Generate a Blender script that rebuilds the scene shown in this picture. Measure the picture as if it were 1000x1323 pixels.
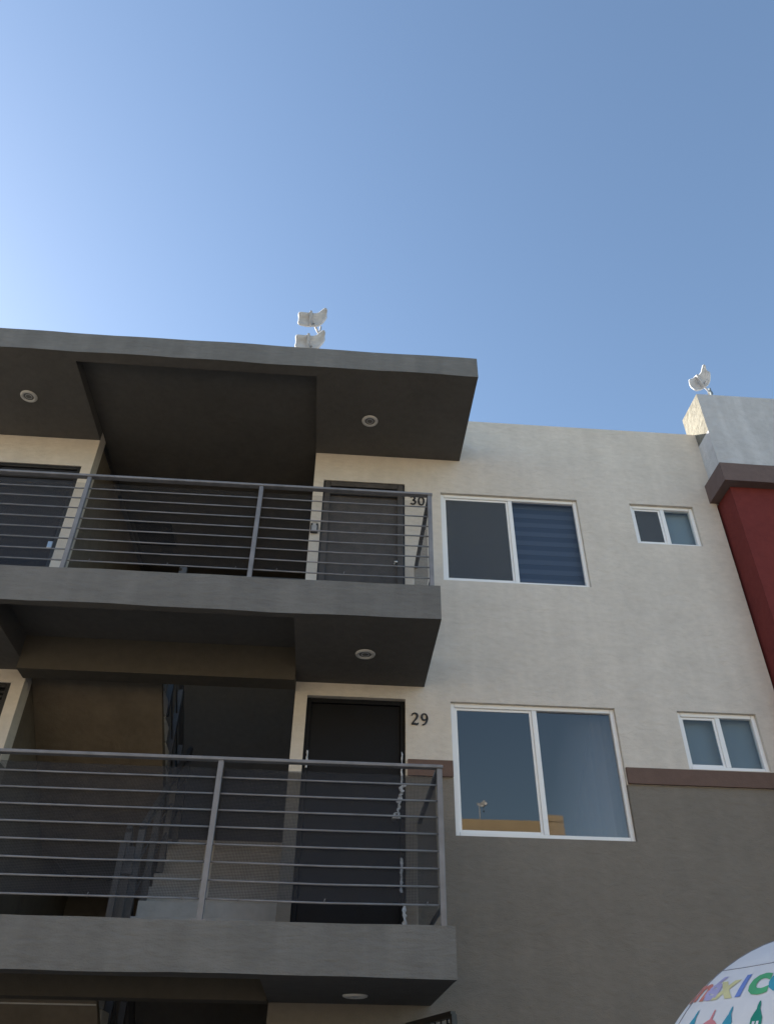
import bpy, bmesh, math, random
from mathutils import Vector, Matrix
random.seed(7)
S = bpy.context.scene
COL = S.collection
for o in list(bpy.data.objects): bpy.data.objects.remove(o)

# ------------------------------------------------------------------ camera
cam = bpy.data.cameras.new('camera'); camo = bpy.data.objects.new('camera', cam); COL.objects.link(camo)
yaw, pit, rol, FPX = 0.0667, 0.6577, 0.0136, 1025.76
fw = Vector((math.sin(yaw)*math.cos(pit), math.cos(yaw)*math.cos(pit), math.sin(pit)))
r0 = Vector((math.cos(yaw), -math.sin(yaw), 0)); u0 = r0.cross(fw)
rt = r0*math.cos(rol)+u0*math.sin(rol); up = u0*math.cos(rol)-r0*math.sin(rol)
M = Matrix((rt, up, -fw)).transposed().to_4x4(); M.translation = Vector((0, -7.157, 1.665))
camo.matrix_world = M
cam.sensor_fit = 'VERTICAL'; cam.sensor_height = 24; cam.lens = FPX/1323*24
cam.clip_start = .05; cam.clip_end = 3000
S.camera = camo

# ------------------------------------------------------------------ sky, sun, exposure
SUN_EL, SUN_AZ = math.radians(23.5), math.radians(-58)      # azimuth from +Y, negative = left
world = bpy.data.worlds.new('World'); S.world = world; world.use_nodes = True
wn = world.node_tree.nodes; wl = world.node_tree.links
sky = wn.new('ShaderNodeTexSky'); sky.sky_type = 'NISHITA'; sky.sun_disc = False
sky.sun_elevation = SUN_EL; sky.sun_rotation = SUN_AZ
sky.altitude = 1800; sky.air_density = 1.5; sky.dust_density = 3.4; sky.ozone_density = 2.0
wl.new(sky.outputs[0], wn['Background'].inputs[0]); wn['Background'].inputs[1].default_value = .080
sd = bpy.data.lights.new('sun', 'SUN'); sd.energy = 4.6; sd.angle = math.radians(.53); sd.color = (1, .93, .82)
so = bpy.data.objects.new('sun', sd); COL.objects.link(so)
sv = Vector((math.sin(SUN_AZ)*math.cos(SUN_EL), math.cos(SUN_AZ)*math.cos(SUN_EL), math.sin(SUN_EL)))
so.rotation_euler = sv.to_track_quat('Z', 'Y').to_euler(); so.location = sv*60
vs = S.view_settings
vs.view_transform = 'Standard'; vs.look = 'None'; vs.gamma = 1; vs.use_curve_mapping = False; vs.exposure = 1.68

# ------------------------------------------------------------------ materials
def mat(name, col, rough=.8, metal=0, spec=.3):
    m = bpy.data.materials.new(name); m.use_nodes = True
    b = m.node_tree.nodes['Principled BSDF']
    b.inputs['Base Color'].default_value = (*col, 1); b.inputs['Roughness'].default_value = rough
    b.inputs['Metallic'].default_value = metal; b.inputs['Specular IOR Level'].default_value = spec
    return m
def node(m, t, **kw):
    n = m.node_tree.nodes.new(t)
    for k, v in kw.items(): setattr(n, k, v)
    return n
def stucco(name, col, var=.1, grain=110, bump=.25, rough=.9, streak=0.0, stretch=(1, 1, 1), spec=.2):
    """rendered plaster: broad mottling, faint run-off streaks, trowel marks and sand grain"""
    m = mat(name, col, rough, 0, spec); nt = m.node_tree; L = nt.links; b = nt.nodes['Principled BSDF']
    tc = node(m, 'ShaderNodeTexCoord')
    mp = node(m, 'ShaderNodeMapping'); mp.inputs['Scale'].default_value = stretch; L.new(tc.outputs['Object'], mp.inputs[0])
    n1 = node(m, 'ShaderNodeTexNoise'); n1.inputs['Scale'].default_value = 1.7; n1.inputs['Detail'].default_value = 7; n1.inputs['Roughness'].default_value = .62
    n1.inputs['Distortion'].default_value = .6
    L.new(mp.outputs[0], n1.inputs['Vector'])
    n3 = node(m, 'ShaderNodeTexNoise'); n3.inputs['Scale'].default_value = 14; n3.inputs['Detail'].default_value = 5
    L.new(mp.outputs[0], n3.inputs['Vector'])
    cr = node(m, 'ShaderNodeValToRGB')
    lo = [c*(1-var*1.3) for c in col]; hi = [min(1, c*(1+var)) for c in col]
    cr.color_ramp.elements[0].position = .3; cr.color_ramp.elements[0].color = (*lo, 1)
    cr.color_ramp.elements[1].position = .7; cr.color_ramp.elements[1].color = (*hi, 1)
    mx = node(m, 'ShaderNodeMath', operation='MULTIPLY_ADD'); mx.inputs[1].default_value = .45
    L.new(n3.outputs['Fac'], mx.inputs[0])
    sc = node(m, 'ShaderNodeMath', operation='MULTIPLY'); sc.inputs[1].default_value = .55; L.new(n1.outputs['Fac'], sc.inputs[0])
    L.new(sc.outputs[0], mx.inputs[2]); L.new(mx.outputs[0], cr.inputs[0])
    out = cr.outputs[0]
    if streak:
        m2 = node(m, 'ShaderNodeMapping'); m2.inputs['Scale'].default_value = (3.2, 3.2, .28); L.new(tc.outputs['Object'], m2.inputs[0])
        n2 = node(m, 'ShaderNodeTexNoise'); n2.inputs['Scale'].default_value = 1.6; n2.inputs['Detail'].default_value = 6; L.new(m2.outputs[0], n2.inputs['Vector'])
        c2 = node(m, 'ShaderNodeValToRGB'); c2.color_ramp.elements[0].position = .42; c2.color_ramp.elements[0].color = (1-streak,)*3+(1,)
        c2.color_ramp.elements[1].position = .62; L.new(n2.outputs['Fac'], c2.inputs[0])
        mm = node(m, 'ShaderNodeMixRGB', blend_type='MULTIPLY'); mm.inputs[0].default_value = 1
        L.new(out, mm.inputs[1]); L.new(c2.outputs[0], mm.inputs[2]); out = mm.outputs[0]
    L.new(out, b.inputs['Base Color'])
    g = node(m, 'ShaderNodeTexNoise'); g.inputs['Scale'].default_value = grain; g.inputs['Detail'].default_value = 3; L.new(tc.outputs['Object'], g.inputs['Vector'])
    ad = node(m, 'ShaderNodeMath', operation='MULTIPLY_ADD'); ad.inputs[1].default_value = 1.6
    L.new(n3.outputs['Fac'], ad.inputs[0]); L.new(g.outputs['Fac'], ad.inputs[2])
    tr = node(m, 'ShaderNodeTexNoise'); tr.inputs['Scale'].default_value = 5.5; tr.inputs['Detail'].default_value = 4; tr.inputs['Distortion'].default_value = 1.2
    L.new(mp.outputs[0], tr.inputs['Vector'])
    a2 = node(m, 'ShaderNodeMath', operation='MULTIPLY_ADD'); a2.inputs[1].default_value = 2.6
    L.new(tr.outputs['Fac'], a2.inputs[0]); L.new(ad.outputs[0], a2.inputs[2]); ad = a2
    bp = node(m, 'ShaderNodeBump'); bp.inputs['Strength'].default_value = bump; bp.inputs['Distance'].default_value = .012
    L.new(ad.outputs[0], bp.inputs['Height']); L.new(bp.outputs[0], b.inputs['Normal'])
    return m
def metal_paint(name, col, rough=.45, spec=.5):
    m = mat(name, col, rough, 0, spec); L = m.node_tree.links; b = m.node_tree.nodes['Principled BSDF']
    tc = node(m, 'ShaderNodeTexCoord'); n = node(m, 'ShaderNodeTexNoise'); n.inputs['Scale'].default_value = 9; n.inputs['Detail'].default_value = 6
    L.new(tc.outputs['Object'], n.inputs['Vector'])
    cr = node(m, 'ShaderNodeValToRGB'); cr.color_ramp.elements[0].position = .3; cr.color_ramp.elements[0].color = (*[c*.78 for c in col], 1)
    cr.color_ramp.elements[1].position = .7; cr.color_ramp.elements[1].color = (*[min(1, c*1.15) for c in col], 1)
    L.new(n.outputs['Fac'], cr.inputs[0]); L.new(cr.outputs[0], b.inputs['Base Color'])
    r = node(m, 'ShaderNodeMapRange'); r.inputs[3].default_value = rough-.1; r.inputs[4].default_value = rough+.15
    L.new(n.outputs['Fac'], r.inputs[0]); L.new(r.outputs[0], b.inputs['Roughness'])
    return m
def glass(name, tint, refl, ior=1.5):
    m = bpy.data.materials.new(name); m.use_nodes = True; nt = m.node_tree; L = nt.links
    nt.nodes.remove(nt.nodes['Principled BSDF']); out = nt.nodes['Material Output']
    tr = node(m, 'ShaderNodeBsdfTransparent'); tr.inputs[0].default_value = (*tint, 1)
    gl = node(m, 'ShaderNodeBsdfGlossy'); gl.inputs['Roughness'].default_value = .004; gl.inputs[0].default_value = (1, .95, .89, 1)
    fr = node(m, 'ShaderNodeFresnel'); fr.inputs[0].default_value = ior
    ad = node(m, 'ShaderNodeMath', operation='ADD', use_clamp=True); ad.inputs[1].default_value = refl; L.new(fr.outputs[0], ad.inputs[0])
    ge = node(m, 'ShaderNodeNewGeometry'); nb_ = node(m, 'ShaderNodeMath', operation='SUBTRACT'); nb_.inputs[0].default_value = 1; L.new(ge.outputs['Backfacing'], nb_.inputs[1])
    fm = node(m, 'ShaderNodeMath', operation='MULTIPLY'); L.new(ad.outputs[0], fm.inputs[0]); L.new(nb_.outputs[0], fm.inputs[1]); ad = fm   # mirror once per sheet of glass
    # float glass is never quite flat
    tc = node(m, 'ShaderNodeTexCoord'); n = node(m, 'ShaderNodeTexNoise'); n.inputs['Scale'].default_value = 1.1; n.inputs['Detail'].default_value = 0
    L.new(tc.outputs['Object'], n.inputs['Vector'])
    bp = node(m, 'ShaderNodeBump'); bp.inputs['Strength'].default_value = .06; bp.inputs['Distance'].default_value = .05
    L.new(n.outputs['Fac'], bp.inputs['Height']); L.new(bp.outputs[0], gl.inputs['Normal'])
    mx = node(m, 'ShaderNodeMixShader'); L.new(ad.outputs[0], mx.inputs[0]); L.new(tr.outputs[0], mx.inputs[1]); L.new(gl.outputs[0], mx.inputs[2])
    L.new(mx.outputs[0], out.inputs[0])
    return m
def screen_mat(name, col, opacity, scale):
    """woven screen cloth: diamond weave, partly see-through"""
    m = bpy.data.materials.new(name); m.use_nodes = True; nt = m.node_tree; L = nt.links
    b = nt.nodes['Principled BSDF']; b.inputs['Base Color'].default_value = (*col, 1); b.inputs['Roughness'].default_value = .7; b.inputs['Specular IOR Level'].default_value = .2
    tc = node(m, 'ShaderNodeTexCoord'); sp = node(m, 'ShaderNodeSeparateXYZ'); L.new(tc.outputs['Object'], sp.inputs[0])
    xy = node(m, 'ShaderNodeMath', operation='ADD'); L.new(sp.outputs[0], xy.inputs[0]); L.new(sp.outputs[1], xy.inputs[1])
    def wave(op):
        a = node(m, 'ShaderNodeMath', operation=op); L.new(xy.outputs[0], a.inputs[0]); L.new(sp.outputs[2], a.inputs[1])
        k = node(m, 'ShaderNodeMath', operation='MULTIPLY'); k.inputs[1].default_value = scale; L.new(a.outputs[0], k.inputs[0])
        s = node(m, 'ShaderNodeMath', operation='SINE'); L.new(k.outputs[0], s.inputs[0]); return s
    w1, w2 = wave('ADD'), wave('SUBTRACT')
    pr = node(m, 'ShaderNodeMath', operation='MULTIPLY'); L.new(w1.outputs[0], pr.inputs[0]); L.new(w2.outputs[0], pr.inputs[1])
    fa = node(m, 'ShaderNodeMath', operation='MULTIPLY_ADD', use_clamp=True); fa.inputs[1].default_value = .34; fa.inputs[2].default_value = opacity
    L.new(pr.outputs[0], fa.inputs[0])
    tr = node(m, 'ShaderNodeBsdfTransparent'); mx = node(m, 'ShaderNodeMixShader')
    L.new(fa.outputs[0], mx.inputs[0]); L.new(tr.outputs[0], mx.inputs[1]); L.new(b.outputs[0], mx.inputs[2])
    L.new(mx.outputs[0], nt.nodes['Material Output'].inputs[0])
    return m

CREAM = stucco('cream_render', (.665, .62, .56), .09, 120, .4, streak=.05, stretch=(.8, 1, 1.5))
TAUPE = stucco('taupe_render', (.222, .200, .173), .09, 120, .4, streak=.05, stretch=(.8, 1, 1.5))
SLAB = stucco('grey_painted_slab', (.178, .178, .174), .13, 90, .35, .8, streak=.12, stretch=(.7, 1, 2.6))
STAIR_SHADE = stucco('stairwell_shade_render', (.165, .141, .112), .12, 100, .3, streak=.1)  # cream render darkened; the stairwell's deep shade is in this colour
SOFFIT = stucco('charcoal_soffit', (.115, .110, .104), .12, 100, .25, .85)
BELT = stucco('brown_trim', (.155, .105, .088), .08, 120, .2)
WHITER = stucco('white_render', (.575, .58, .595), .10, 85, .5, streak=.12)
ROUGH_SUN = stucco('coarse_render_sun_toned', (.19, .182, .155), .34, 42, 1.0, streak=.1)  # white render darkened so direct sun on the parapet flank stays below white
RED = stucco('red_render', (.165, .034, .031), .12, 110, .25)
TRIMG = stucco('mauve_trim', (.155, .115, .108), .10, 110, .25)
OCHRE = stucco('ochre_render', (.52, .40, .25), .09, 110, .3, streak=.1)
CONC = stucco('stair_concrete', (.46, .455, .44), .12, 90, .3)
ROOFM = stucco('roof_membrane', (.30, .29, .28), .15, 60, .3)
RAIL = metal_paint('railing_paint', (.195, .198, .215), .45)
RAILD = metal_paint('stair_rail_paint', (.085, .085, .088), .5)
ALU = mat('white_aluminium', (.86, .87, .88), .4, 0, .5)
BLACKP = metal_paint('black_iron', (.02, .02, .022), .4)
DOORB = metal_paint('black_door', (.007, .008, .011), .5, .2)
DOORG = metal_paint('grey_door', (.075, .068, .065), .5, .3)
DOORN = metal_paint('navy_screen_door', (.035, .04, .055), .5, .3)
STEEL = mat('brushed_steel', (.6, .6, .6), .3, 1)
FILM = mat('torn_film', (.62, .63, .66), .45, 0, .5)
WHITEP = metal_paint('white_plastic', (.50, .51, .53), .5)
WHITEG = metal_paint('grey_plastic', (.42, .43, .45), .5)
LENS = mat('lamp_lens', (.16, .16, .155), .25, 0, .6)
DARKIN = mat('dark_interior', (.05, .05, .055), .9)
NUM = mat('number_black', (.012, .012, .013), .35, 0, .5)
GL_UP = glass('tinted_pane', (.60, .66, .75), .0, 1.45)
GL_LO = glass('reflective_pane', (.72, .74, .78), .065, 1.5)
GL_SM = glass('obscured_pane', (.85, .9, .93), .0, 1.5)
SCR_W = screen_mat('insect_screen', (.115, .13, .15), .52, 900)
MESH1 = screen_mat('dark_mesh_cloth', (.032, .035, .044), .52, 330)
MESH2 = screen_mat('light_mesh_cloth', (.06, .058, .06), .20, 330)
MESHD = screen_mat('door_mesh_cloth', (.05, .055, .07), .55, 330)
def blind_mat():
    m = mat('zebra_blind', (.1, .11, .14), .9); return m
BLIND_D = mat('blind_band_dark', (.33, .335, .34), .9)
BLIND_L = mat('blind_band_light', (.47, .46, .44), .9)
CURT = mat('sheer_curtain', (.75, .75, .75), .95)
_L = CURT.node_tree.links; _tc = node(CURT, 'ShaderNodeTexCoord'); _sp = node(CURT, 'ShaderNodeSeparateXYZ'); _L.new(_tc.outputs['Generated'], _sp.inputs[0])
_m1 = node(CURT, 'ShaderNodeMath', operation='MULTIPLY_ADD'); _m1.inputs[1].default_value = -.55; _m1.inputs[2].default_value = .22; _L.new(_sp.outputs[2], _m1.inputs[0])
_m2 = node(CURT, 'ShaderNodeMath', operation='ADD', use_clamp=True); _L.new(_m1.outputs[0], _m2.inputs[0]); _L.new(_sp.outputs[0], _m2.inputs[1])
_m3 = node(CURT, 'ShaderNodeMath', operation='MULTIPLY'); _m3.inputs[1].default_value = .8; _L.new(_m2.outputs[0], _m3.inputs[0])  # opacity rises towards the lower right to give the pane its pale gradient
_t = node(CURT, 'ShaderNodeBsdfTransparent'); _x = node(CURT, 'ShaderNodeMixShader'); _L.new(_m3.outputs[0], _x.inputs[0]); _L.new(_t.outputs[0], _x.inputs[1])
_L.new(CURT.node_tree.nodes['Principled BSDF'].outputs[0], _x.inputs[2]); _L.new(_x.outputs[0], CURT.node_tree.nodes['Material Output'].inputs[0])
ROOM = mat('room_wall', (.22, .22, .22), .95)

# ------------------------------------------------------------------ mesh helpers
def box(bm, x0, x1, y0, y1, z0, z1, mi=0):
    v = [bm.verts.new((x, y, z)) for z in (z0, z1) for y in (y0, y1) for x in (x0, x1)]
    for f in ((0, 2, 3, 1), (4, 5, 7, 6), (0, 1, 5, 4), (2, 6, 7, 3), (0, 4, 6, 2), (1, 3, 7, 5)):
        fc = bm.faces.new([v[i] for i in f]); fc.material_index = mi
    return v
def tube(bm, pts, r, n=8, mi=0, square=False, cap=True):
    pts = [Vector(p) for p in pts]; rings = []
    for i, p in enumerate(pts):
        d = (pts[min(i+1, len(pts)-1)]-pts[max(i-1, 0)]).normalized()
        a = Vector((0, 0, 1)) if abs(d.z) < .9 else Vector((0, 1, 0))
        s = d.cross(a).normalized(); t = s.cross(d).normalized()
        if square: rings.append([bm.verts.new(p+s*r*cx+t*r*cy) for cx, cy in ((1, 1), (-1, 1), (-1, -1), (1, -1))])
        else: rings.append([bm.verts.new(p+s*r*math.cos(2*math.pi*k/n)+t*r*math.sin(2*math.pi*k/n)) for k in range(n)])
    for A, B in zip(rings, rings[1:]):
        k = len(A)
        for i in range(k):
            f = bm.faces.new((A[i], A[(i+1) % k], B[(i+1) % k], B[i])); f.material_index = mi; f.smooth = not square
    if cap:
        bm.faces.new(rings[0][::-1]).material_index = mi; bm.faces.new(rings[-1]).material_index = mi
def lathe(bm, prof, cx, cy, cz, n=28, mi=0, smooth=True, close=False):
    rings = [[bm.verts.new((cx+r*math.cos(2*math.pi*k/n), cy+r*math.sin(2*math.pi*k/n), cz+z)) for k in range(n)] for r, z in prof]
    for A, B in zip(rings, rings[1:]):
        for i in range(n):
            f = bm.faces.new((A[i], A[(i+1) % n], B[(i+1) % n], B[i])); f.smooth = smooth; f.material_index = mi
    if close: bm.faces.new(rings[0]); bm.faces.new(rings[-1])
def obj(name, bm, mats, parent=None, bevel=0, origin=None, fix=True):
    if isinstance(bm, bmesh.types.BMesh):
        if fix: bmesh.ops.recalc_face_normals(bm, faces=bm.faces)
        me = bpy.data.meshes.new(name); 
        if origin is not None: bmesh.ops.translate(bm, verts=bm.verts, vec=-Vector(origin))
        bm.to_mesh(me); bm.free()
    else: me = bm
    if not me.materials:
        for m in (mats if isinstance(mats, (list, tuple)) else [mats]): me.materials.append(m)
    o = bpy.data.objects.new(name, me); COL.objects.link(o)
    if origin is not None: o.location = origin
    if parent is not None: o.parent = parent
    if bevel:
        b = o.modifiers.new('bevel', 'BEVEL'); b.width = bevel; b.segments = 2; b.limit_method = 'ANGLE'; b.angle_limit = math.radians(40)
    return o
def B(name, x0, x1, y0, y1, z0, z1, m, parent=None, bevel=0):
    bm = bmesh.new(); box(bm, x0, x1, y0, y1, z0, z1); return obj(name, bm, m, parent, bevel)
def thing(name, label, cat, loc=(0, 0, 0), group=None):
    o = bpy.data.objects.new(name, None); COL.objects.link(o); o.location = loc; o.empty_display_size = .1
    o['label'] = label; o['category'] = cat
    if group: o['group'] = group
    return o
def tag(o, label, cat, group=None):
    o['label'] = label; o['category'] = cat
    if group: o['group'] = group
    return o
def struct(o, kind='structure'): o['kind'] = kind; return o
def plate(x0, x1, z0, z1, y0, y1, holes=(), cuts=(), mi=lambda x, z: 0):
    """wall in the XZ plane between y0 (front) and y1 with rectangular openings and their reveals"""
    xs = sorted({x0, x1, *[h[i] for h in holes for i in (0, 1)]}); zs = sorted({z0, z1, *cuts, *[h[i] for h in holes for i in (2, 3)]})
    xs = [x for x in xs if x0 <= x <= x1]; zs = [z for z in zs if z0 <= z <= z1]
    bm = bmesh.new(); V = {}
    def v(i, j, k):
        if (i, j, k) not in V: V[(i, j, k)] = bm.verts.new((xs[i], (y0, y1)[k], zs[j]))
        return V[(i, j, k)]
    def solid(i, j):
        if i < 0 or j < 0 or i >= len(xs)-1 or j >= len(zs)-1: return False
        cx, cz = (xs[i]+xs[i+1])/2, (zs[j]+zs[j+1])/2
        return not any(h[0] < cx < h[1] and h[2] < cz < h[3] for h in holes)
    for i in range(len(xs)-1):
        for j in range(len(zs)-1):
            if not solid(i, j): continue
            q = mi((xs[i]+xs[i+1])/2, (zs[j]+zs[j+1])/2)
            F = [(v(i, j, 0), v(i+1, j, 0), v(i+1, j+1, 0), v(i, j+1, 0)), (v(i, j, 1), v(i, j+1, 1), v(i+1, j+1, 1), v(i+1, j, 1))]
            if not solid(i-1, j): F.append((v(i, j, 0), v(i, j+1, 0), v(i, j+1, 1), v(i, j, 1)))
            if not solid(i+1, j): F.append((v(i+1, j, 0), v(i+1, j, 1), v(i+1, j+1, 1), v(i+1, j+1, 0)))
            if not solid(i, j-1): F.append((v(i, j, 0), v(i, j, 1), v(i+1, j, 1), v(i+1, j, 0)))
            if not solid(i, j+1): F.append((v(i, j+1, 0), v(i+1, j+1, 0), v(i+1, j+1, 1), v(i, j+1, 1)))
            for f in F: bm.faces.new(f).material_index = q
    return bm
def wavy_bar(bm, x0, x1, y0, y1, z0, z1, amp=.005, step=.16, mi=0):
    """hand-finished concrete edge: a bar along X whose arrises wander by a few millimetres"""
    n = max(2, int((x1-x0)/step)); rings = []
    ph = [random.uniform(0, 6) for _ in range(6)]
    for i in range(n+1):
        x = x0+(x1-x0)*i/n
        w = lambda k: amp*(.6*math.sin(x*2.3+ph[k])+.4*math.sin(x*6.1+ph[k+3])+random.uniform(-.25, .25))
        rings.append([bm.verts.new(c) for c in ((x, y0+w(0), z0+w(1)), (x, y0+w(0)*.8, z1+w(2)), (x, y1, z1), (x, y1, z0))])
    for A, C in zip(rings, rings[1:]):
        for i in range(4): bm.faces.new((A[i], A[(i+1) % 4], C[(i+1) % 4], C[i])).material_index = mi
    bm.faces.new(rings[0]).material_index = mi; bm.faces.new(rings[-1][::-1]).material_index = mi

# ------------------------------------------------------------------ the setting: ground
bm = bmesh.new(); box(bm, -900, 900, -900, 900, -.6, 0)
struct(obj('ground', bm, stucco('dry_earth', (.24, .20, .15), .2, 8, .2)))
bm = bmesh.new(); box(bm, -60, 60, -15, -4.2, .001, .006)
struct(obj('street', bm, stucco('light_asphalt', (.12, .117, .11), .18, 60, .4)))
bm = bmesh.new(); box(bm, -60, 60, -4.2, -.002, .001, .12)
struct(obj('pavement', bm, stucco('concrete_paving', (.21, .20, .185), .12, 60, .3), bevel=.01))
bm = bmesh.new(); box(bm, -60, 60, -17, -15, .001, .12)
struct(obj('far_pavement', bm, stucco('concrete_paving_far', (.34, .32, .28), .12, 60, .3), bevel=.01))

# ------------------------------------------------------------------ apartment building
XS, XL = -.381, -2.93; XM = (XS+XL)/2           # stairwell walls and the mirror line of the two stacks of flats
def mx(x): return 2*XM-x
ZF = (0.0, 2.7, 5.4)
apt = thing('apartment_building', 'tan three storey apartment building with grey balcony slabs and an open stairwell', 'building')
DOORS = [(-.265, .682, z if z else .12, z+2.232) for z in ZF]
BIGW = [(1.10, 2.718, 6.325, 7.539), (1.12, 2.737, 3.676, 4.927), (1.12, 2.737, .976, 2.20)]
SMW = [(3.349, 4.1185, 6.956, 7.532), (3.36, 4.16, 4.349, 4.928), (3.36, 4.16, 1.65, 2.20)]
H = DOORS+BIGW+SMW
Hm = [(mx(b), mx(a), c, d) for a, b, c, d in H]
paint = lambda x, z: 1 if z < 4.18 else 0
obj('wall', plate(XS, 4.425, 0, 8.726, 0, .18, H, (4.18,), paint), [CREAM, TAUPE], apt)
w2 = obj('wall', plate(mx(4.425), XL, 0, 8.726, 0, .18, Hm, (4.18,), paint), [CREAM, TAUPE], apt)
# stairwell side walls, back wall and the plain rear shell that keeps daylight out of the flats
B('stairwell_wall', XS, XS+.14, .181, 3.0, 0, 8.05, STAIR_SHADE, apt)
B('stairwell_wall', XL-.14, XL, .181, 3.0, 0, 8.05, STAIR_SHADE, apt)
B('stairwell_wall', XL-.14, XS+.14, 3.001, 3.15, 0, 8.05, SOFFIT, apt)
B('rear_wall', mx(4.425), 4.425, 7.0, 7.15, 0, 8.726, CREAM, apt)
B('end_wall', 4.28, 4.42, .182, 6.998, 0, 8.72, CREAM, apt)
B('end_wall', mx(4.42), mx(4.28), .182, 6.998, 0, 8.72, CREAM, apt)
B('roof_deck', mx(4.279), 4.279, .182, 6.998, 8.25, 8.33, ROOFM, apt)
for z in (2.55, 5.25):
    B('floor_deck', XS+.142, 4.278, .182, 6.997, z, z+.12, ROOM, apt); B('floor_deck', mx(4.278), XL-.142, .182, 6.997, z, z+.12, ROOM, apt)

# slabs: front lip, soffit blocks over the doors and a raised ceiling over the stairs
def slab(name, xr, yf, zt, zb, ceil, back):
    o = bpy.data.objects.new(name, None); COL.objects.link(o); o.parent = apt
    xl = mx(xr); yl = -1.235
    bm = bmesh.new(); wavy_bar(bm, xl, xr, yf, yl, zb, zt)
    # soffit side of the lip is painted charcoal, its face light grey
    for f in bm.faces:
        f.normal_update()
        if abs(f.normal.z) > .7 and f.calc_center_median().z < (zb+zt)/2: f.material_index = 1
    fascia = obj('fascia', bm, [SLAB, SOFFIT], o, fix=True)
    for a, b in ((XS, xr), (xl, XL)):
        bm = bmesh.new(); box(bm, a, b, yl+.0005, -.001, zb, zt)
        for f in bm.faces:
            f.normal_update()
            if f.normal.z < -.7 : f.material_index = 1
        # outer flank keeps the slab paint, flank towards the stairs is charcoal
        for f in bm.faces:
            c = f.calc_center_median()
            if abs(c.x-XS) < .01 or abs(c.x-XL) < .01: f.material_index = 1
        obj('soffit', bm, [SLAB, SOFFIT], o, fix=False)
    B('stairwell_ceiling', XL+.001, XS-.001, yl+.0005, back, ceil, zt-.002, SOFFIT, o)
    return o
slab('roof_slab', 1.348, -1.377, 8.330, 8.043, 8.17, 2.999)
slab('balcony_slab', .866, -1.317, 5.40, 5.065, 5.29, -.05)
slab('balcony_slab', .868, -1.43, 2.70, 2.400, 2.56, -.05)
# beams where the stair flights meet each floor
for z in ZF[1:]:
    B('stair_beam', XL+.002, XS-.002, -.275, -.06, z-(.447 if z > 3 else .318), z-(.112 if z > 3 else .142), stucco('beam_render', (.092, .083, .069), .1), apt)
# brown belt course between dark and light paint
for a, b in ((.70, 1.118), (2.74, 4.42)):
    B('belt_course', a, b, -.028, -.0005, 4.182, 4.334, BELT, apt, .004)
    B('belt_course', mx(b), mx(a), -.028, -.0005, 4.182, 4.334, BELT, apt, .004)

# doors
def door(x0, x1, z0, z1, m, style, knob_right=True):
    y = .03 if style != 'plain' else .075
    bm = bmesh.new(); w = .045
    box(bm, x0, x0+w, y-.02, y+.06, z0, z1); box(bm, x1-w, x1, y-.02, y+.06, z0, z1); box(bm, x0+w, x1-w, y-.02, y+.06, z1-w, z1)
    d = obj('door', bm, BLACKP if style != 'plain' else DOORB, apt, .006)
    B('leaf', x0+w+.002, x1-w-.002, y+.012, y+.05, z0+.008, z1-w-.002, m, d)
    if style == 'screen':                       # louvred transom and screen cloth of the security door
        for k in range(3):
            zz = z1-.10-k*.045
            B('louvre', x0+w+.003, x1-w-.003, y-.012, y+.006, zz, zz+.022, BLACKP, d, .003)
        B('screen_panel', x0+w+.004, x1-w-.004, y-.003, y-.001, z0+.15, z1-.25, MESHD, d)
    if style == 'panel':
        bm = bmesh.new()
        for a, b, c, e in ((x0+.02, x0+.085, z0+.05, z1-.02), (x1-.085, x1-.02, z0+.05, z1-.02)): box(bm, a, b, y-.035, y-.021, c, e)
        box(bm, x0+.086, x1-.086, y-.035, y-.021, z1-.085, z1-.02); box(bm, x0+.086, x1-.086, y-.035, y-.021, z1-.20, z1-.165)
        obj('raised_frame', bm, DOORG, d, .006)
    kx = x1-.10 if knob_right else x0+.10
    bm = bmesh.new(); lathe(bm, [(0, 0), (.022, 0), (.022, .008), (.008, .012), (.008, .026), (.018, .03), (.02, .042), (.013, .05), (0, .052)], 0, 0, 0, 16)
    bmesh.ops.rotate(bm, verts=bm.verts, cent=(0, 0, 0), matrix=Matrix.Rotation(math.radians(90), 3, 'X'))
    bmesh.ops.translate(bm, verts=bm.verts, vec=(kx, y-.0 if style != 'panel' else y-.0, z0+1.12))
    if style != 'screen': obj('handle', bm, STEEL, d)
    else: bm.free()
    return d
door(*DOORS[2], DOORG, 'panel')
d29 = door(*DOORS[1], DOORB, 'plain')
door(*DOORS[0], DOORB, 'plain')
dl = door(mx(DOORS[2][1]), mx(DOORS[2][0]), DOORS[2][2], DOORS[2][3], DOORN, 'screen')
door(mx(DOORS[1][1]), mx(DOORS[1][0]), DOORS[1][2], DOORS[1][3], DOORB, 'screen')
door(mx(DOORS[0][1]), mx(DOORS[0][0]), DOORS[0][2], DOORS[0][3], DOORB, 'plain')
bm = bmesh.new(); box(bm, -3.145, -3.095, .012, .03, 6.49, 6.575); obj('lock_plate', bm, STEEL, dl, .004)
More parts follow.
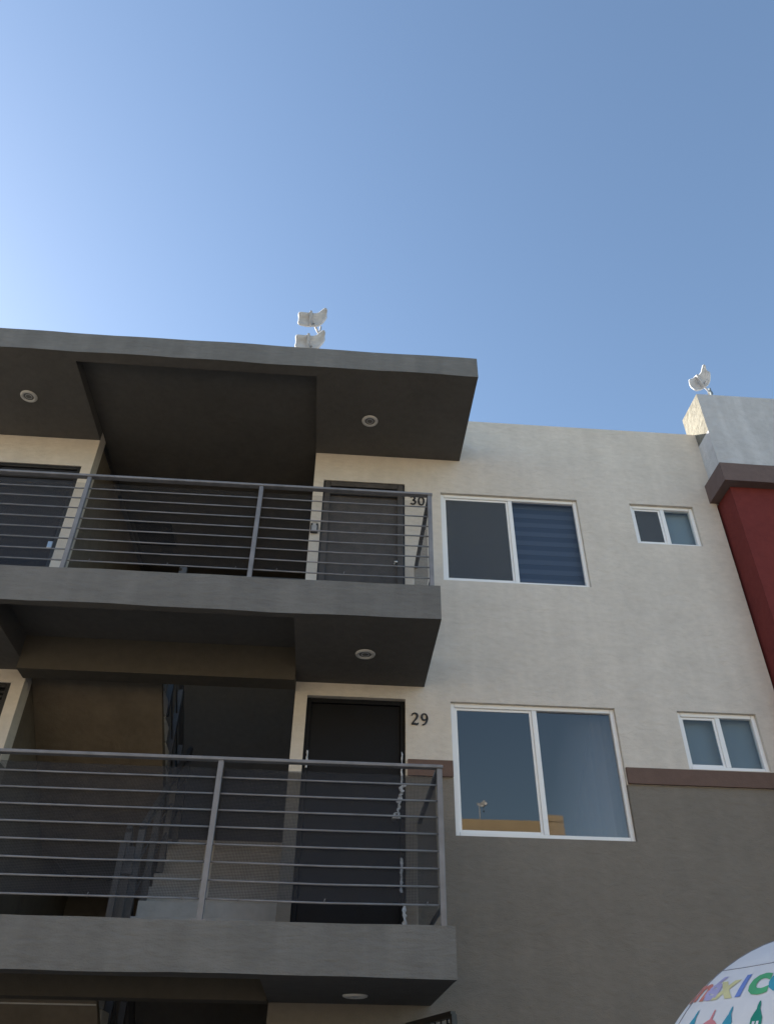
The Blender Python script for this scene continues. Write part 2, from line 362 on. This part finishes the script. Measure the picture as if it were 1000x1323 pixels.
# torn protective film along the edges of door 29
def film(segs, w, seed):
    rnd = random.Random(seed); bm = bmesh.new(); prev = None
    for x, z in segs:
        a = w*rnd.uniform(.45, 1.25); yy = -.004+rnd.uniform(-.016, .004)
        cur = (bm.verts.new((x-a, yy-rnd.uniform(0, .02), z)), bm.verts.new((x, yy-.012, z+rnd.uniform(-.006, .006))), bm.verts.new((x+a, yy, z)))
        if prev:
            bm.faces.new((prev[0], prev[1], cur[1], cur[0])); bm.faces.new((prev[1], prev[2], cur[2], cur[1]))
        prev = cur
    o = obj('protective_film', bm, FILM, d29, fix=False)
    s = o.modifiers.new('solid', 'SOLIDIFY'); s.thickness = .002
    return o
def run(xa, za, xb, zb, n, wob=.004, seed=1):
    r = random.Random(seed); return [(xa+(xb-xa)*i/n+r.uniform(-wob, wob), za+(zb-za)*i/n) for i in range(n+1)]
film(run(.645, 4.40, .643, 4.10, 14, .003, 1), .007, 1)
film(run(.652, 4.10, .618, 3.93, 12, .012, 2), .020, 2)
film(run(.622, 3.95, .612, 3.80, 10, .010, 3), .011, 3)
film([(.62, 3.83), (.60, 3.85), (.582, 3.84), (.575, 3.815), (.60, 3.80), (.625, 3.81)], .012, 4)
film(run(.640, 3.47, .638, 3.20, 14, .003, 5), .012, 5)
film(run(.664, 3.12, .668, 2.86, 14, .004, 6), .018, 6)
film(run(-.222, 4.38, -.224, 4.22, 8, .003, 7), .009, 7)

# windows
def window(x0, x1, z0, z1, gl, kind):
    y = .036; fr = .042
    bm = bmesh.new()
    for a, b, c, d in ((x0, x0+fr, z0, z1), (x1-fr, x1, z0, z1), (x0+fr, x1-fr, z1-fr, z1), (x0+fr, x1-fr, z0, z0+fr)): box(bm, a+.001, b-.001, y, y+.055, c+.001, d-.001)
    w = obj('window', bm, ALU, apt, .004)
    xm = (x0+x1)/2+.012
    B('mullion', xm-.024, xm+.024, y+.004, y+.05, z0+fr, z1-fr, ALU, w, .004)
    # sliding sash, left leaf
    bm = bmesh.new(); s = .024
    xa, xb = x0+fr, xm-.0245
    for a, b, c, d in ((xa, xa+s, z0+fr, z1-fr), (xb-s, xb, z0+fr, z1-fr), (xa+s, xb-s, z1-fr-s, z1-fr), (xa+s, xb-s, z0+fr, z0+fr+s)):
        box(bm, a+.0005, b-.0005, y+.016, y+.036, c+.0005, d-.0005)
    obj('sash', bm, ALU, w, .003)
    B('pane', xa+s, xb-s, y+.024, y+.028, z0+fr+s, z1-fr-s, gl, w)
    B('pane', xm+.0245, x1-fr, y+.030, y+.034, z0+fr, z1-fr, gl, w)
    if kind == 'zebra' or (kind == 'small' and z0 > 6): B('insect_screen', xa+s+.001, xb-s-.001, y+.017, y+.018, z0+fr+s+.001, z1-fr-s-.001, SCR_W, w)
    if kind == 'zebra':
        n = 18; hh = (z1-z0-.04)/n
        bm = bmesh.new(); bl = bmesh.new()
        for k in range(n):
            t = bm if k % 2 == 0 else bl
            box(t, x0+.01, x1-.01, y+.095-(.003 if k % 2 else 0), y+.099-(.003 if k % 2 else 0), z0+.02+k*hh, z0+.02+(k+1)*hh)
        obj('blind', bm, BLIND_D, w); obj('blind_band', bl, BLIND_L, w)
    elif kind == 'small':
        B('blind', x0+.01, x1-.01, y+.10, y+.104, z0+.01, z1-.01, mat('frosted_backing', (.32, .36, .38) if z0 > 6 else (.25, .28, .30), .9), w)
    else:
        # wavy curtain drawn to the right jamb of the room
        bm = bmesh.new(); pr = None
        for i in range(61):
            x = x1-.72+.80*i/60; yy = y+.20+.006*math.sin(i*.5)+.003*math.sin(i*1.3)
            cur = (bm.verts.new((x, yy, z0-.3)), bm.verts.new((x, yy, z1+.1)))
            if pr: f = bm.faces.new((pr[0], cur[0], cur[1], pr[1])); f.smooth = True
            pr = cur
        obj('curtain', bm, CURT, w, fix=False)
    return w
for i, g in enumerate(BIGW):
    window(*g, GL_UP if i == 0 else GL_LO, 'zebra' if i == 0 else 'plain')
    window(mx(g[1]), mx(g[0]), g[2], g[3], GL_UP if i == 0 else GL_LO, 'zebra' if i == 0 else 'plain')
for i, g in enumerate(SMW):
    window(*g, GL_SM, 'small'); window(mx(g[1]), mx(g[0]), g[2], g[3], GL_SM, 'small')

# stairs: two flights per storey round a half landing
Y0, Y1, NR = .12, 1.80, 8
def flight(zf, side):
    """side 'up' = right half, rising away from the front; 'down' = left half, rising back to the next floor"""
    xa, xb = (XM+.03, XS-.004) if side == 'up' else (XL+.004, XM-.03)
    run_, rise = (Y1-Y0)/(NR-1), 1.35/NR
    bm = bmesh.new()
    if side == 'up': prof = [(Y0, zf), (Y0, zf-.02), (Y1, zf+1.35-.22), (Y1, zf+1.35-.16), (Y1, zf+1.35-rise-.01), (Y0, zf+.0)]
    if side == 'up': prof = [(Y0-.05, zf-.22), (Y1, zf+1.35-.24), (Y1, zf+1.35-rise-.005), (Y0-.05, zf-.005)]
    else: prof = [(Y1, zf+1.35-.24), (Y0-.18, zf+2.7-.215), (Y0-.18, zf+2.7-rise-.005), (Y1, zf+1.35-.005)]
    A = [bm.verts.new((xa, y, z)) for y, z in prof]; C = [bm.verts.new((xb, y, z)) for y, z in prof]
    bm.faces.new(A); bm.faces.new(C[::-1])
    for i in range(4): bm.faces.new((A[i], A[(i+1) % 4], C[(i+1) % 4], C[i]))
    fo = obj('stair_flight', bm, STAIR_SHADE if side == 'down' else CONC, apt)
    for k in range(NR-1):
        if side == 'up':
            y = Y0+run_*k; z = zf+rise*(k+1)
            B('step', xa+.001, xb-.001, y, y+run_+.03, z-rise+.002, z, CONC, fo, .006)
        else:
            y = Y1-run_*k; z = zf+1.35+rise*(k+1)
            B('step', xa+.001, xb-.001, y-run_-.03, y, z-rise+.002, z, CONC, fo, .006)
    return fo
for zf in ZF[:2]:
    flight(zf, 'up'); flight(zf, 'down')
    B('stair_landing', XL+.003, XS-.003, Y1+.001, 2.999, zf+1.35-.16, zf+1.35, CONC, apt)
# floor strips between balcony slab and stairs
for z in ZF[1:]:
    B('floor_strip', XM+.031, XS-.003, -.049, Y0-.055, z-.16, z-.003, CONC, apt)

def stair_rail(zf, side):
    x = XM+.055 if side == 'up' else XM-.055
    sl = 1.35/(Y1-Y0)
    zz = (lambda y: zf+.10+sl*(y-Y0)) if side == 'up' else (lambda y: zf+1.45+sl*(Y1-y))
    o = bpy.data.objects.new('stair_railing', None); COL.objects.link(o); o.parent = apt
    ya, yb = Y0+.02, Y1-.05
    for y in (ya, .68, 1.22, yb):
        bm = bmesh.new(); tube(bm, [(x, y, zz(y)-.1), (x, y, zz(y)+.86)], .027, square=True); obj('post', bm, RAILD, o)
    bm = bmesh.new(); tube(bm, [(x, ya-.03, zz(ya-.03)+.88), (x, yb+.05, zz(yb+.05)+.88)], .024, square=True); obj('handrail', bm, RAILD, o)
    for k in range(2):
        bm = bmesh.new(); h = .28+k*.29; tube(bm, [(x, ya, zz(ya)+h), (x, yb, zz(yb)+h)], .008, 6); obj('bar', bm, RAILD, o)
    return o
for zf in ZF[:2]: stair_rail(zf, 'up'); stair_rail(zf, 'down')
# newel at the head of the flight that arrives from below, tied to the rising rail
for z in (2.7,):
    o = bpy.data.objects.new('newel', None); COL.objects.link(o); o.parent = apt
    for y, h in ((-.06, .82), (.015, .80)):
        bm = bmesh.new(); tube(bm, [(XM-.035+(.0 if y < 0 else .06), y, z), (XM-.035+(.0 if y < 0 else .06), y, z+h)], .024, square=True); obj('post', bm, RAILD, o)
    bm = bmesh.new(); tube(bm, [(XM-.06, -.02, z+.60), (XM+.07, -.02, z+.60)], .022, square=True); obj('link', bm, RAILD, o)
# guard at the head of the stairwell on the top floor
o = bpy.data.objects.new('landing_guard', None); COL.objects.link(o); o.parent = apt
bm = bmesh.new(); tube(bm, [(XM+.03, -.12, 5.4), (XM+.03, -.12, 6.235)], .024, square=True); obj('post', bm, RAILD, o)
for k in range(5):
    bm = bmesh.new(); tube(bm, [(XM+.03, -.12, 5.52+k*.16), (XS-.001, -.12, 5.52+k*.16)], .009, 6); obj('bar', bm, RAILD, o)
# roof hatch in the stairwell ceiling
bm = bmesh.new(); box(bm, -2.86, -2.36, 1.72, 2.28, 8.145, 8.1695)
obj('roof_hatch', bm, mat('hatch_black', (.012, .012, .014), .6), apt, .004)

# ------------------------------------------------------------------ balcony railings (welded to the slabs)
def railing(zf, yr, first, top, mesh_m, side_m):
    o = bpy.data.objects.new('balcony_railing', None); COL.objects.link(o); o.parent = apt
    PX = [.80, -.80, -2.40, -4.11]
    h = .0125
    for x in PX:
        bm = bmesh.new(); box(bm, x-.0195, x+.0195, yr-.0195, yr+.0195, zf-.004, zf+top-h); obj('post', bm, RAIL, o, .004)
        B('base_plate', x-.05, x+.05, yr-.035, yr+.05, zf+.0005, zf+.009, RAIL, o)
    bm = bmesh.new(); box(bm, PX[-1]-.03, PX[0]+.026, yr-.028, yr+.028, zf+top-h+.0005, zf+top+h); obj('top_rail', bm, RAIL, o, .005)
    for a, b in zip(PX[1:], PX):
        for k in range(8):
            z = zf+first-.115*k
            s = random.uniform(-.004, .004)
            bm = bmesh.new(); tube(bm, [(a+.019, yr, z), ((a+b)/2, yr, z-.003+s), (b-.019, yr, z)], .0068, 8); obj('bar', bm, RAIL, o)
        zb = zf+first-.115*7
        bm = bmesh.new()
        n = 12
        for i in range(n):      # cloth sags a little between its ties
            for q in range(1):
                xa = a+.03+(b-a-.06)*i/n; xb = a+.03+(b-a-.06)*(i+1)/n
                za = zf+top-.055-.008*abs(math.sin(i*1.7)); zc = zf+top-.055-.008*abs(math.sin((i+1)*1.7))
                ya = yr+.020+.004*math.sin(i*2.1); yb = yr+.020+.004*math.sin((i+1)*2.1)
                bm.faces.new([bm.verts.new(c) for c in ((xa, ya, zb), (xb, yb, zb), (xb, yb, zc), (xa, ya, za))])
        bmesh.ops.remove_doubles(bm, verts=bm.verts, dist=1e-5)
        obj('mesh_cloth', bm, mesh_m, o, fix=False)
        for i in range(3):
            xt = a+.25+(b-a-.4)*i/2+random.uniform(-.06, .06)
            bm = bmesh.new(); tube(bm, [(xt, yr-.004, zb-.012), (xt+.002, yr-.011, zb+.010), (xt+.007, yr-.012, zb+.018)], .0028, 5); obj('cable_tie', bm, RAIL, o)
    for x in (PX[0], PX[-1]):
        bm = bmesh.new(); box(bm, x-.02, x+.02, yr+.0285, -.002, zf+top-.0125, zf+top+.0125); obj('side_rail', bm, RAIL, o, .004)
        bm = bmesh.new(); box(bm, x-.012, x+.012, yr+.0285, -.002, zf+.125, zf+.15); obj('side_rail', bm, RAIL, o, .003)
        bm = bmesh.new(); ys = [yr+.03+(-.01-yr-.03)*i/10 for i in range(11)]
        pr = None
        for i, y in enumerate(ys):
            cur = (bm.verts.new((x-.024+.003*math.sin(i*2), y, zf+.10+.06*(1-i/10)**6)), bm.verts.new((x-.024+.003*math.sin(i*2+1), y, zf+top-.03)))
            if pr: bm.faces.new((pr[0], cur[0], cur[1], pr[1]))
            pr = cur
        obj('mesh_cloth', bm, side_m, o, fix=False)
    return o
railing(5.4, -1.255, 0.920, 1.0625, MESH2, MESH1)
railing(2.7, -1.368, .942, 1.0745, MESH1, MESH1)

# ------------------------------------------------------------------ recessed ceiling lights
def ceil_light(x, y, z, label):
    t = thing('ceiling_light', label, 'ceiling light', (x, y, z), 'round recessed lights in the slab soffits')
    bm = bmesh.new(); lathe(bm, [(.056, -.004), (.058, -.012), (.072, -.016), (.088, -.010), (.092, -.0005)], 0, 0, 0, 36); obj('trim_ring', bm, mat('ring_white', (.55, .55, .54), .5) if 'ring_white' not in bpy.data.materials else bpy.data.materials['ring_white'], t)
    bm = bmesh.new(); lathe(bm, [(.0, -.0035), (.03, -.0045), (.055, -.004)], 0, 0, 0, 30); obj('lens', bm, LENS, t)
    bm = bmesh.new(); lathe(bm, [(.030, -.005), (.032, -.009), (.036, -.009), (.038, -.005)], 0, 0, 0, 24); obj('inner_ring', bm, WHITEG, t)
ceil_light(-3.572, -.666, 8.043, 'round white recessed light under the roof slab at its left end, above the navy door')
ceil_light(.228, -.60, 8.043, 'round white recessed light under the right end of the roof slab, above the grey door')
ceil_light(.255, -.635, 5.065, 'round recessed light under the upper balcony slab, above the black door 29')
ceil_light(.261, -.535, 2.40, 'round recessed light under the lowest balcony slab, near the black gate')
ceil_light(mx(.255), -.635, 5.065, 'round recessed light under the left half of the upper balcony slab, left of the stairwell')
ceil_light(mx(.255), -.535, 2.40, 'round recessed light under the left half of the lowest balcony slab')

# ------------------------------------------------------------------ house numbers
DIG = {
 '2': [[(.10, .78, .07), (.14, .90, .10), (.28, .98, .10), (.44, .93, .13), (.52, .78, .17), (.46, .58, .16), (.30, .36, .11), (.10, .10, .10)], [(.05, .07, .13), (.30, .08, .16), (.50, .05, .15), (.60, .16, .07)]],
 '9': [[(.50, .74, .13), (.44, .92, .11), (.28, .98, .09), (.12, .88, .15), (.08, .68, .17), (.16, .50, .13), (.32, .46, .09), (.46, .55, .10), (.50, .74, .13)], [(.50, .78, .15), (.52, .55, .17), (.44, .28, .15), (.28, .10, .11), (.12, .05, .10)]],
 '3': [[(.08, .84, .09), (.22, .97, .10), (.42, .92, .14), (.48, .76, .16), (.38, .59, .12), (.24, .54, .08)], [(.24, .54, .08), (.42, .49, .13), (.53, .30, .17), (.44, .10, .14), (.24, .02, .11), (.06, .12, .12)]],
 '0': [[(.30, .98, .09), (.12, .86, .14), (.05, .50, .17), (.12, .14, .14), (.30, .02, .09), (.48, .14, .14), (.55, .50, .17), (.48, .86, .14), (.30, .98, .09)]],
}
def digit(ch, x, z, h, parent):
    bm = bmesh.new()
    for st in DIG[ch]:
        # Catmull-Rom through the stroke skeleton
        P = []
        for i in range(len(st)-1):
            p0, p1, p2, p3 = st[max(i-1, 0)], st[i], st[i+1], st[min(i+2, len(st)-1)]
            for s in range(5):
                t = s/5; P.append(tuple(.5*(2*p1[k]+(p2[k]-p0[k])*t+(2*p0[k]-5*p1[k]+4*p2[k]-p3[k])*t*t+(3*p1[k]-p0[k]-3*p2[k]+p3[k])*t**3) for k in range(3)))
        P.append(st[-1]); pr = None
        for i, (a, b, w) in enumerate(P):
            q, q2 = P[max(i-1, 0)], P[min(i+1, len(P)-1)]; d = Vector((q2[0]-q[0], q2[1]-q[1])); d.normalize(); n = Vector((-d.y, d.x))*w/2
            cur = [bm.verts.new((x+h*(a+n.x*sg), yy, z+h*(b+n.y*sg))) for yy in (-.014, -.001) for sg in (1, -1)]
            if pr:
                for i0, i1 in ((0, 1), (1, 3), (3, 2), (2, 0)): bm.faces.new((pr[i0], pr[i1], cur[i1], cur[i0]))
            pr = cur
    return obj('digit', bm, NUM, parent)
t = thing('house_number', 'black house number 29 on the tan wall right of the black door', 'house number')
digit('2', .732, 4.672, .118, t); digit('9', .826, 4.668, .118, t)
t = thing('house_number', 'black house number 30 on the tan wall behind the upper railing', 'house number')
digit('3', .742, 7.332, .118, t); digit('0', .836, 7.328, .118, t)

# key safe beside door 30
t = thing('key_lockbox', 'small grey and black key lockbox on the wall strip left of the grey door', 'lockbox')
B('case', -.372, -.288, -.045, -.001, 6.845, 6.965, metal_paint('lockbox_black', (.03, .03, .032), .5), t, .010)
B('cover', -.360, -.300, -.058, -.0455, 6.853, 6.925, WHITEG, t, .006)
bm = bmesh.new(); tube(bm, [(-.355, -.025, 6.964), (-.355, -.025, 7.0), (-.345, -.025, 7.012), (-.315, -.025, 7.012), (-.305, -.025, 7.0), (-.305, -.025, 6.964)], .006, 8); obj('shackle', bm, STEEL, t)
B('keypad', -.348, -.312, -.0505, -.0455, 6.930, 6.955, WHITEP, t)

# ------------------------------------------------------------------ iron security gate, swung open at the ground floor door
t = thing('security_gate', 'black wrought iron gate swung open below the lowest balcony slab', 'gate', (.69, -.012, .12))
ang = math.atan2(-.86, .225)
g = []
L_, Hh = .89, 2.145
bm = bmesh.new()
for a, b in (((0, 0, .02), (0, 0, Hh)), ((L_, 0, .02), (L_, 0, Hh)), ((-.0, 0, Hh), (L_, 0, Hh)), ((0, 0, .02), (L_, 0, .02)), ((0, 0, 1.0), (L_, 0, 1.0))): tube(bm, [a, b], .019, square=True)
obj('frame', bm, BLACKP, t)
for k in range(1, 8):
    bm = bmesh.new(); x = L_*k/8; tube(bm, [(x, 0, .03), (x, 0, Hh-.02)], .007, 6); obj('bar', bm, BLACKP, t)
for k in range(4):
    x = L_*(k+.5)/4; pts = [(x+(.10-.0045*i)*math.cos(i*.42), 0, Hh-.13+(.10-.0045*i)*math.sin(i*.42)) for i in range(20)]
    bm = bmesh.new(); tube(bm, pts, .006, 6); obj('scroll', bm, BLACKP, t)
t.rotation_euler.z = ang

# ------------------------------------------------------------------ antennas
OUT = [  # fish-shaped reflector: s across, top and bottom edge, bend towards the front
 (0.0, .065, -.055, .070), (.03, .085, -.085, .060), (.08, .092, -.093, .048), (.2, .094, -.095, .022), (.32, .098, -.096, .006), (.40, .112, -.092, 0), (.45, .116, -.088, 0), (.52, .104, -.080, .004),
 (.62, .112, -.078, .014), (.72, .130, -.064, .030), (.82, .170, -.034, .050), (.90, .205, .006, .068), (.96, .212, .045, .080), (1.0, .185, .085, .086)]
def reflector(W, parent, bend='dish'):
    bm = bmesh.new(); pr = None
    for s, tz, bz, y in OUT:
        cur = [bm.verts.new(((s-.5)*W, (-y*W*1.3 if bend == 'dish' else (s-.5)*W*.22)-.10*W*(2*q-1)**2, (bz+(tz-bz)*q)*W/.335*.98)) for q in (0, .2, .4, .6, .8, 1)]
        if pr:
            for i in range(5): f = bm.faces.new((pr[i], pr[i+1], cur[i+1], cur[i])); f.smooth = True
        pr = cur
    d = obj('reflector', bm, WHITEP, parent, fix=False)
    sm = d.modifiers.new('solid', 'SOLIDIFY'); sm.thickness = .018*W/.33; sm.offset = 0
    k = W/.33
    bm = bmesh.new(); box(bm, -.035*k, -.005*k, -.075*k, -.03*k, -.088*k, .112*k); obj('seam_rib', bm, WHITEG, d, .008*k)
    bm = bmesh.new(); tube(bm, [(.02*k, -.02*k, -.03*k), (.01*k, -.11*k, -.035*k), (.0, -.15*k, -.03*k)], .012*k, 8); obj('feed', bm, WHITEG, d)
    bm = bmesh.new(); tube(bm, [(.035*k, .012, -.05*k), (.07*k, .035, -.115*k), (.105*k, .075, -.15*k)], .013*k, 8); obj('bracket', bm, WHITEG, d)
    bm = bmesh.new(); box(bm, .085*k, .13*k, .05, .10, -.18*k, -.13*k); obj('clamp', bm, BLACKP, d, .005)
    return d
ANT_LABELS = {}
t = thing('antenna_mast', 'thin mast with two white saddle shaped antennas on the roof behind the roof slab', 'antenna', (-.50, .35, 8.33))
bm = bmesh.new(); tube(bm, [(0, .07, 0), (0, .07, 2.55)], .016, 10); obj('mast', bm, WHITEG, t)
for zc in (2.56, 2.06):
    d = reflector(.40, t, 'flat'); d.location = (-.12, 0, zc); d.rotation_euler = (math.radians(20), 0, 0)
t2 = thing('antenna_mast', 'white saddle shaped antenna on a short pole above the white parapet', 'antenna', (5.47, .85, 8.9))
bm = bmesh.new(); tube(bm, [(0, .05, 0), (-.03, .05, 1.72)], .018, 10); obj('mast', bm, mat('galvanised', (.32, .36, .36), .45, .6), t2)
d = reflector(.385, t2); d.location = (-.20, -.02, 1.74); d.rotation_euler = (math.radians(20), math.radians(-26), math.radians(-6))

# ------------------------------------------------------------------ neighbouring house: red bay, mauve cornice, white parapet
nb = thing('neighbour_house', 'red house at the right edge with a mauve cornice and a white rendered parapet', 'house')
bm = bmesh.new(); box(bm, 4.455, 13, -.325, 7, 0, 7.60)
obj('wall', bm, RED, nb)
bm = bmesh.new(); wavy_bar(bm, 4.345, 13.05, -.445, .0, 7.600, 7.865, .003); obj('cornice', bm, TRIMG, nb)
bm = bmesh.new(); box(bm, 4.4255, 13, .0005, 7, 7.601, 8.60); obj('upper_wall', bm, WHITER, nb)
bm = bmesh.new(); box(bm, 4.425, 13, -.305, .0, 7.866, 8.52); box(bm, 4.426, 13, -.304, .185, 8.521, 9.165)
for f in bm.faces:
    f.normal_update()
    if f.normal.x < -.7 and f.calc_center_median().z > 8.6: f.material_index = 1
obj('parapet', bm, [WHITER, ROUGH_SUN], nb)

# ------------------------------------------------------------------ building across the street (seen in the window panes)
op = thing('opposite_building', 'sunlit ochre apartment building across the street, mirrored in the window panes', 'building')
OH = []
for zf in ZF:
    for x in range(-22, 6, 4):
        OH.append((x+.3, x+1.9, zf+.95, zf+2.2)); OH.append((x+2.6, x+3.3, zf+1.6, zf+2.2))
bm = plate(-24, 7.09, 0, 9.02, -17, -17.2, OH, (), lambda x, z: 0); obj('wall', bm, OCHRE, op)
B('wall', -24, 7.09, -25, -17.201, 0, 8.5, OCHRE, op)
B('parapet', 6.52, 7.092, -17.4, -16.98, 9.021, 9.22, OCHRE, op, .01)
for a, b, c, d in OH:
    w = B('window', a, b, -17.1, -17.08, c, d, GL_LO, op)
    bm = bmesh.new(); m_ = (a+b)/2
    for q in ((a, a+.05, c, d), (b-.05, b, c, d), (a+.05, b-.05, d-.05, d), (a+.05, b-.05, c, c+.05), (m_-.03, m_+.03, c+.05, d-.05)): box(bm, q[0], q[1], -17.075, -17.03, q[2], q[3])
    obj('frame', bm, ALU, w)
t3 = thing('antenna_mast', 'white antenna on a thin pole over the ochre building, mirrored in the lower window', 'antenna', (4.72, -17.6, 8.5))
bm = bmesh.new(); tube(bm, [(0, -.05, 0), (0, -.05, 1.1)], .016, 8); obj('mast', bm, WHITEG, t3)
d = reflector(.27, t3); d.location = (.10, 0, 1.12); d.rotation_euler = (math.radians(-20), math.radians(40), math.radians(170))

# ------------------------------------------------------------------ printed parasol
UC = Vector((1.923, -4.001, 1.335)); UR = .92
um = thing('patio_umbrella', 'white domed parasol printed with the word México in coloured letters', 'umbrella', (UC.x, UC.y, .12))
CAN = mat('parasol_cloth', (.66, .70, .78), .75)
def umat():
    m = stucco('parasol_fabric', (.63, .65, .69), .05, 300, .12, .8); return m
CAN = umat()
base = Vector((UC.x, UC.y, .12))
def sph(lat, lon, r=UR):
    # eight gores: cloth flattens between the ribs
    g = math.pi/4; k = (lon % g)/g
    rr = r*(1-.018*math.sin(math.pi*k)*math.cos(lat))
    return UC-base+Vector((rr*math.cos(lat)*math.cos(lon), rr*math.cos(lat)*math.sin(lon), rr*math.sin(lat)))
def cap(name, lat0, lat1, r, parent):
    bm = bmesh.new(); n, q = 96, 20; rows = []
    for j in range(q+1):
        la = lat0+(lat1-lat0)*j/q
        rows.append([bm.verts.new(sph(la, 2*math.pi*i/n, r)) for i in range(n)])
    for A, C in zip(rows, rows[1:]):
        for i in range(n): f = bm.faces.new((A[i], A[(i+1) % n], C[(i+1) % n], C[i])); f.smooth = True
    o = obj(name, bm, CAN, parent, fix=False); s = o.modifiers.new('solid', 'SOLIDIFY'); s.thickness = .003; s.offset = -1
    return o
canopy = cap('canopy', math.radians(17), math.radians(88), UR, um)
bm = bmesh.new(); tube(bm, [sph(math.radians(58), 2*math.pi*i/120, UR) for i in range(121)], .0016, 5); obj('seam', bm, mat('seam_thread', (.20, .21, .25), .9), um)
for k in range(8):
    lo = k*math.pi/4
    bm = bmesh.new(); tube(bm, [sph(math.radians(la), lo, UR-.012) for la in range(17, 89, 6)], .005, 6); obj('rib', bm, STEEL, um)
    bm = bmesh.new(); tube(bm, [sph(math.radians(la), lo, UR+.0005) for la in range(17, 89, 3)], .0018, 5); obj('gore_seam', bm, bpy.data.materials['seam_thread'], um)
    bm = bmesh.new(); tube(bm, [sph(math.radians(52), lo, UR-.02), UC-base+Vector((.03*math.cos(lo), .03*math.sin(lo), UR*.52))], .004, 6); obj('strut', bm, STEEL, um)
bm = bmesh.new(); tube(bm, [(0, 0, .05), (0, 0, UC.z+UR-.12+.03)], .019, 14); obj('pole', bm, ALU, um)
bm = bmesh.new(); lathe(bm, [(.0, 0), (.24, 0), (.25, .02), (.24, .05), (.12, .08), (.035, .09), (.03, .30), (.0, .30)], 0, 0, 0, 32); obj('base', bm, CONC, um)
bm = bmesh.new(); lathe(bm, [(.0, .07), (.018, .06), (.024, .03), (.02, 0), (.0, 0)], 0, 0, UC.z+UR-.12-.005, 16); obj('finial', bm, WHITEP, um)
def ink(name, c): 
    m = stucco(name, c, .18, 200, .05, .8); return m
INK = {k: ink('ink_'+k, c) for k, c in dict(orange=(.52, .20, .17), purple=(.36, .35, .56), yellow=(.55, .53, .30), blue=(.14, .22, .52), green=(.08, .36, .18), teal=(.05, .28, .40), pink=(.56, .22, .25), dgreen=(.02, .22, .17), black=(.03, .03, .04)).items()}
ASIN = dict(face=math.radians(-112))
def lay(bm, lat0, lon0, h, dr=.0015):
    for v in bm.verts:
        s, t_ = v.co.x*h, v.co.y*h
        la = lat0+t_/UR; lo = lon0+s/(UR*math.cos(lat0)); v.co = sph(la, lo, UR+dr)
def letter(ch, lat, lon, h, key):
    cu = bpy.data.curves.new('glyph', 'FONT'); cu.body = ch; cu.size = 1; cu.offset = .03; cu.resolution_u = 3; cu.align_x = 'CENTER'
    ob = bpy.data.objects.new('glyph', cu); COL.objects.link(ob)
    dg = bpy.context.evaluated_depsgraph_get(); me = bpy.data.meshes.new_from_object(ob.evaluated_get(dg))
    bpy.data.objects.remove(ob); bm = bmesh.new(); bm.from_mesh(me); bpy.data.meshes.remove(me)
    bmesh.ops.triangulate(bm, faces=bm.faces); 
    bmesh.ops.subdivide_edges(bm, edges=[e for e in bm.edges if e.calc_length() > .12], cuts=2, use_grid_fill=True)
    lay(bm, lat, lon, h)
    o = obj('letter', bm, INK[key], canopy, fix=False)
    return o
def figure(pts_list, lat, lon, h, key, name='motif'):
    bm = bmesh.new()
    for pts in pts_list:
        bm.faces.new([bm.verts.new((x, y, 0)) for x, y in pts])
    bmesh.ops.triangulate(bm, faces=bm.faces)
    bmesh.ops.subdivide_edges(bm, edges=[e for e in bm.edges if e.calc_length() > .15], cuts=2, use_grid_fill=True)
    lay(bm, lat, lon, h, .0015 if name == 'motif' else .0025)
    return obj(name, bm, INK[key] if key in INK else CAN, canopy, fix=False)
LON0 = math.radians(-140)
D = math.radians
W_ = [('m', 'orange', -179, .165), ('é', 'purple', -171.2, .165), ('x', 'yellow', -164.6, .175), ('I', 'blue', -157.3, .148), ('c', 'green', -150.6, .20), ('o', 'teal', -142.0, .20)]
for ch, key, lo, h in W_: letter(ch, D(48.0), D(lo), h, key)
tower = [[(-.16, -.5), (.16, -.5), (.16, .35), (.10, .5), (.05, .6), (.05, .70), (.02, .84), (-.02, .84), (-.05, .70), (-.05, .6), (-.10, .5), (-.16, .35)]]
church = [[(-.4, -.5), (.4, -.5), (.4, .15), (.34, .3), (.2, .42), (.05, .5), (.025, .8), (-.025, .8), (-.05, .5), (-.2, .42), (-.34, .3), (-.4, .15)]]
wins = [[(-.09, .05), (-.02, .05), (-.02, .25), (-.09, .25)], [(.02, .05), (.09, .05), (.09, .25), (.02, .25)]]
for a, f, key, h in ((-164, church, 'pink', .125), (-157.2, tower, 'teal', .125), (-147.8, tower, 'dgreen', .135), (-137, church, 'black', .12), (-172, tower, 'teal', .125)):
    figure(f, D(38.6), D(a), h, key)
    if f is tower: figure(wins, D(38.6), D(a), h, 'cloth', 'motif_window')
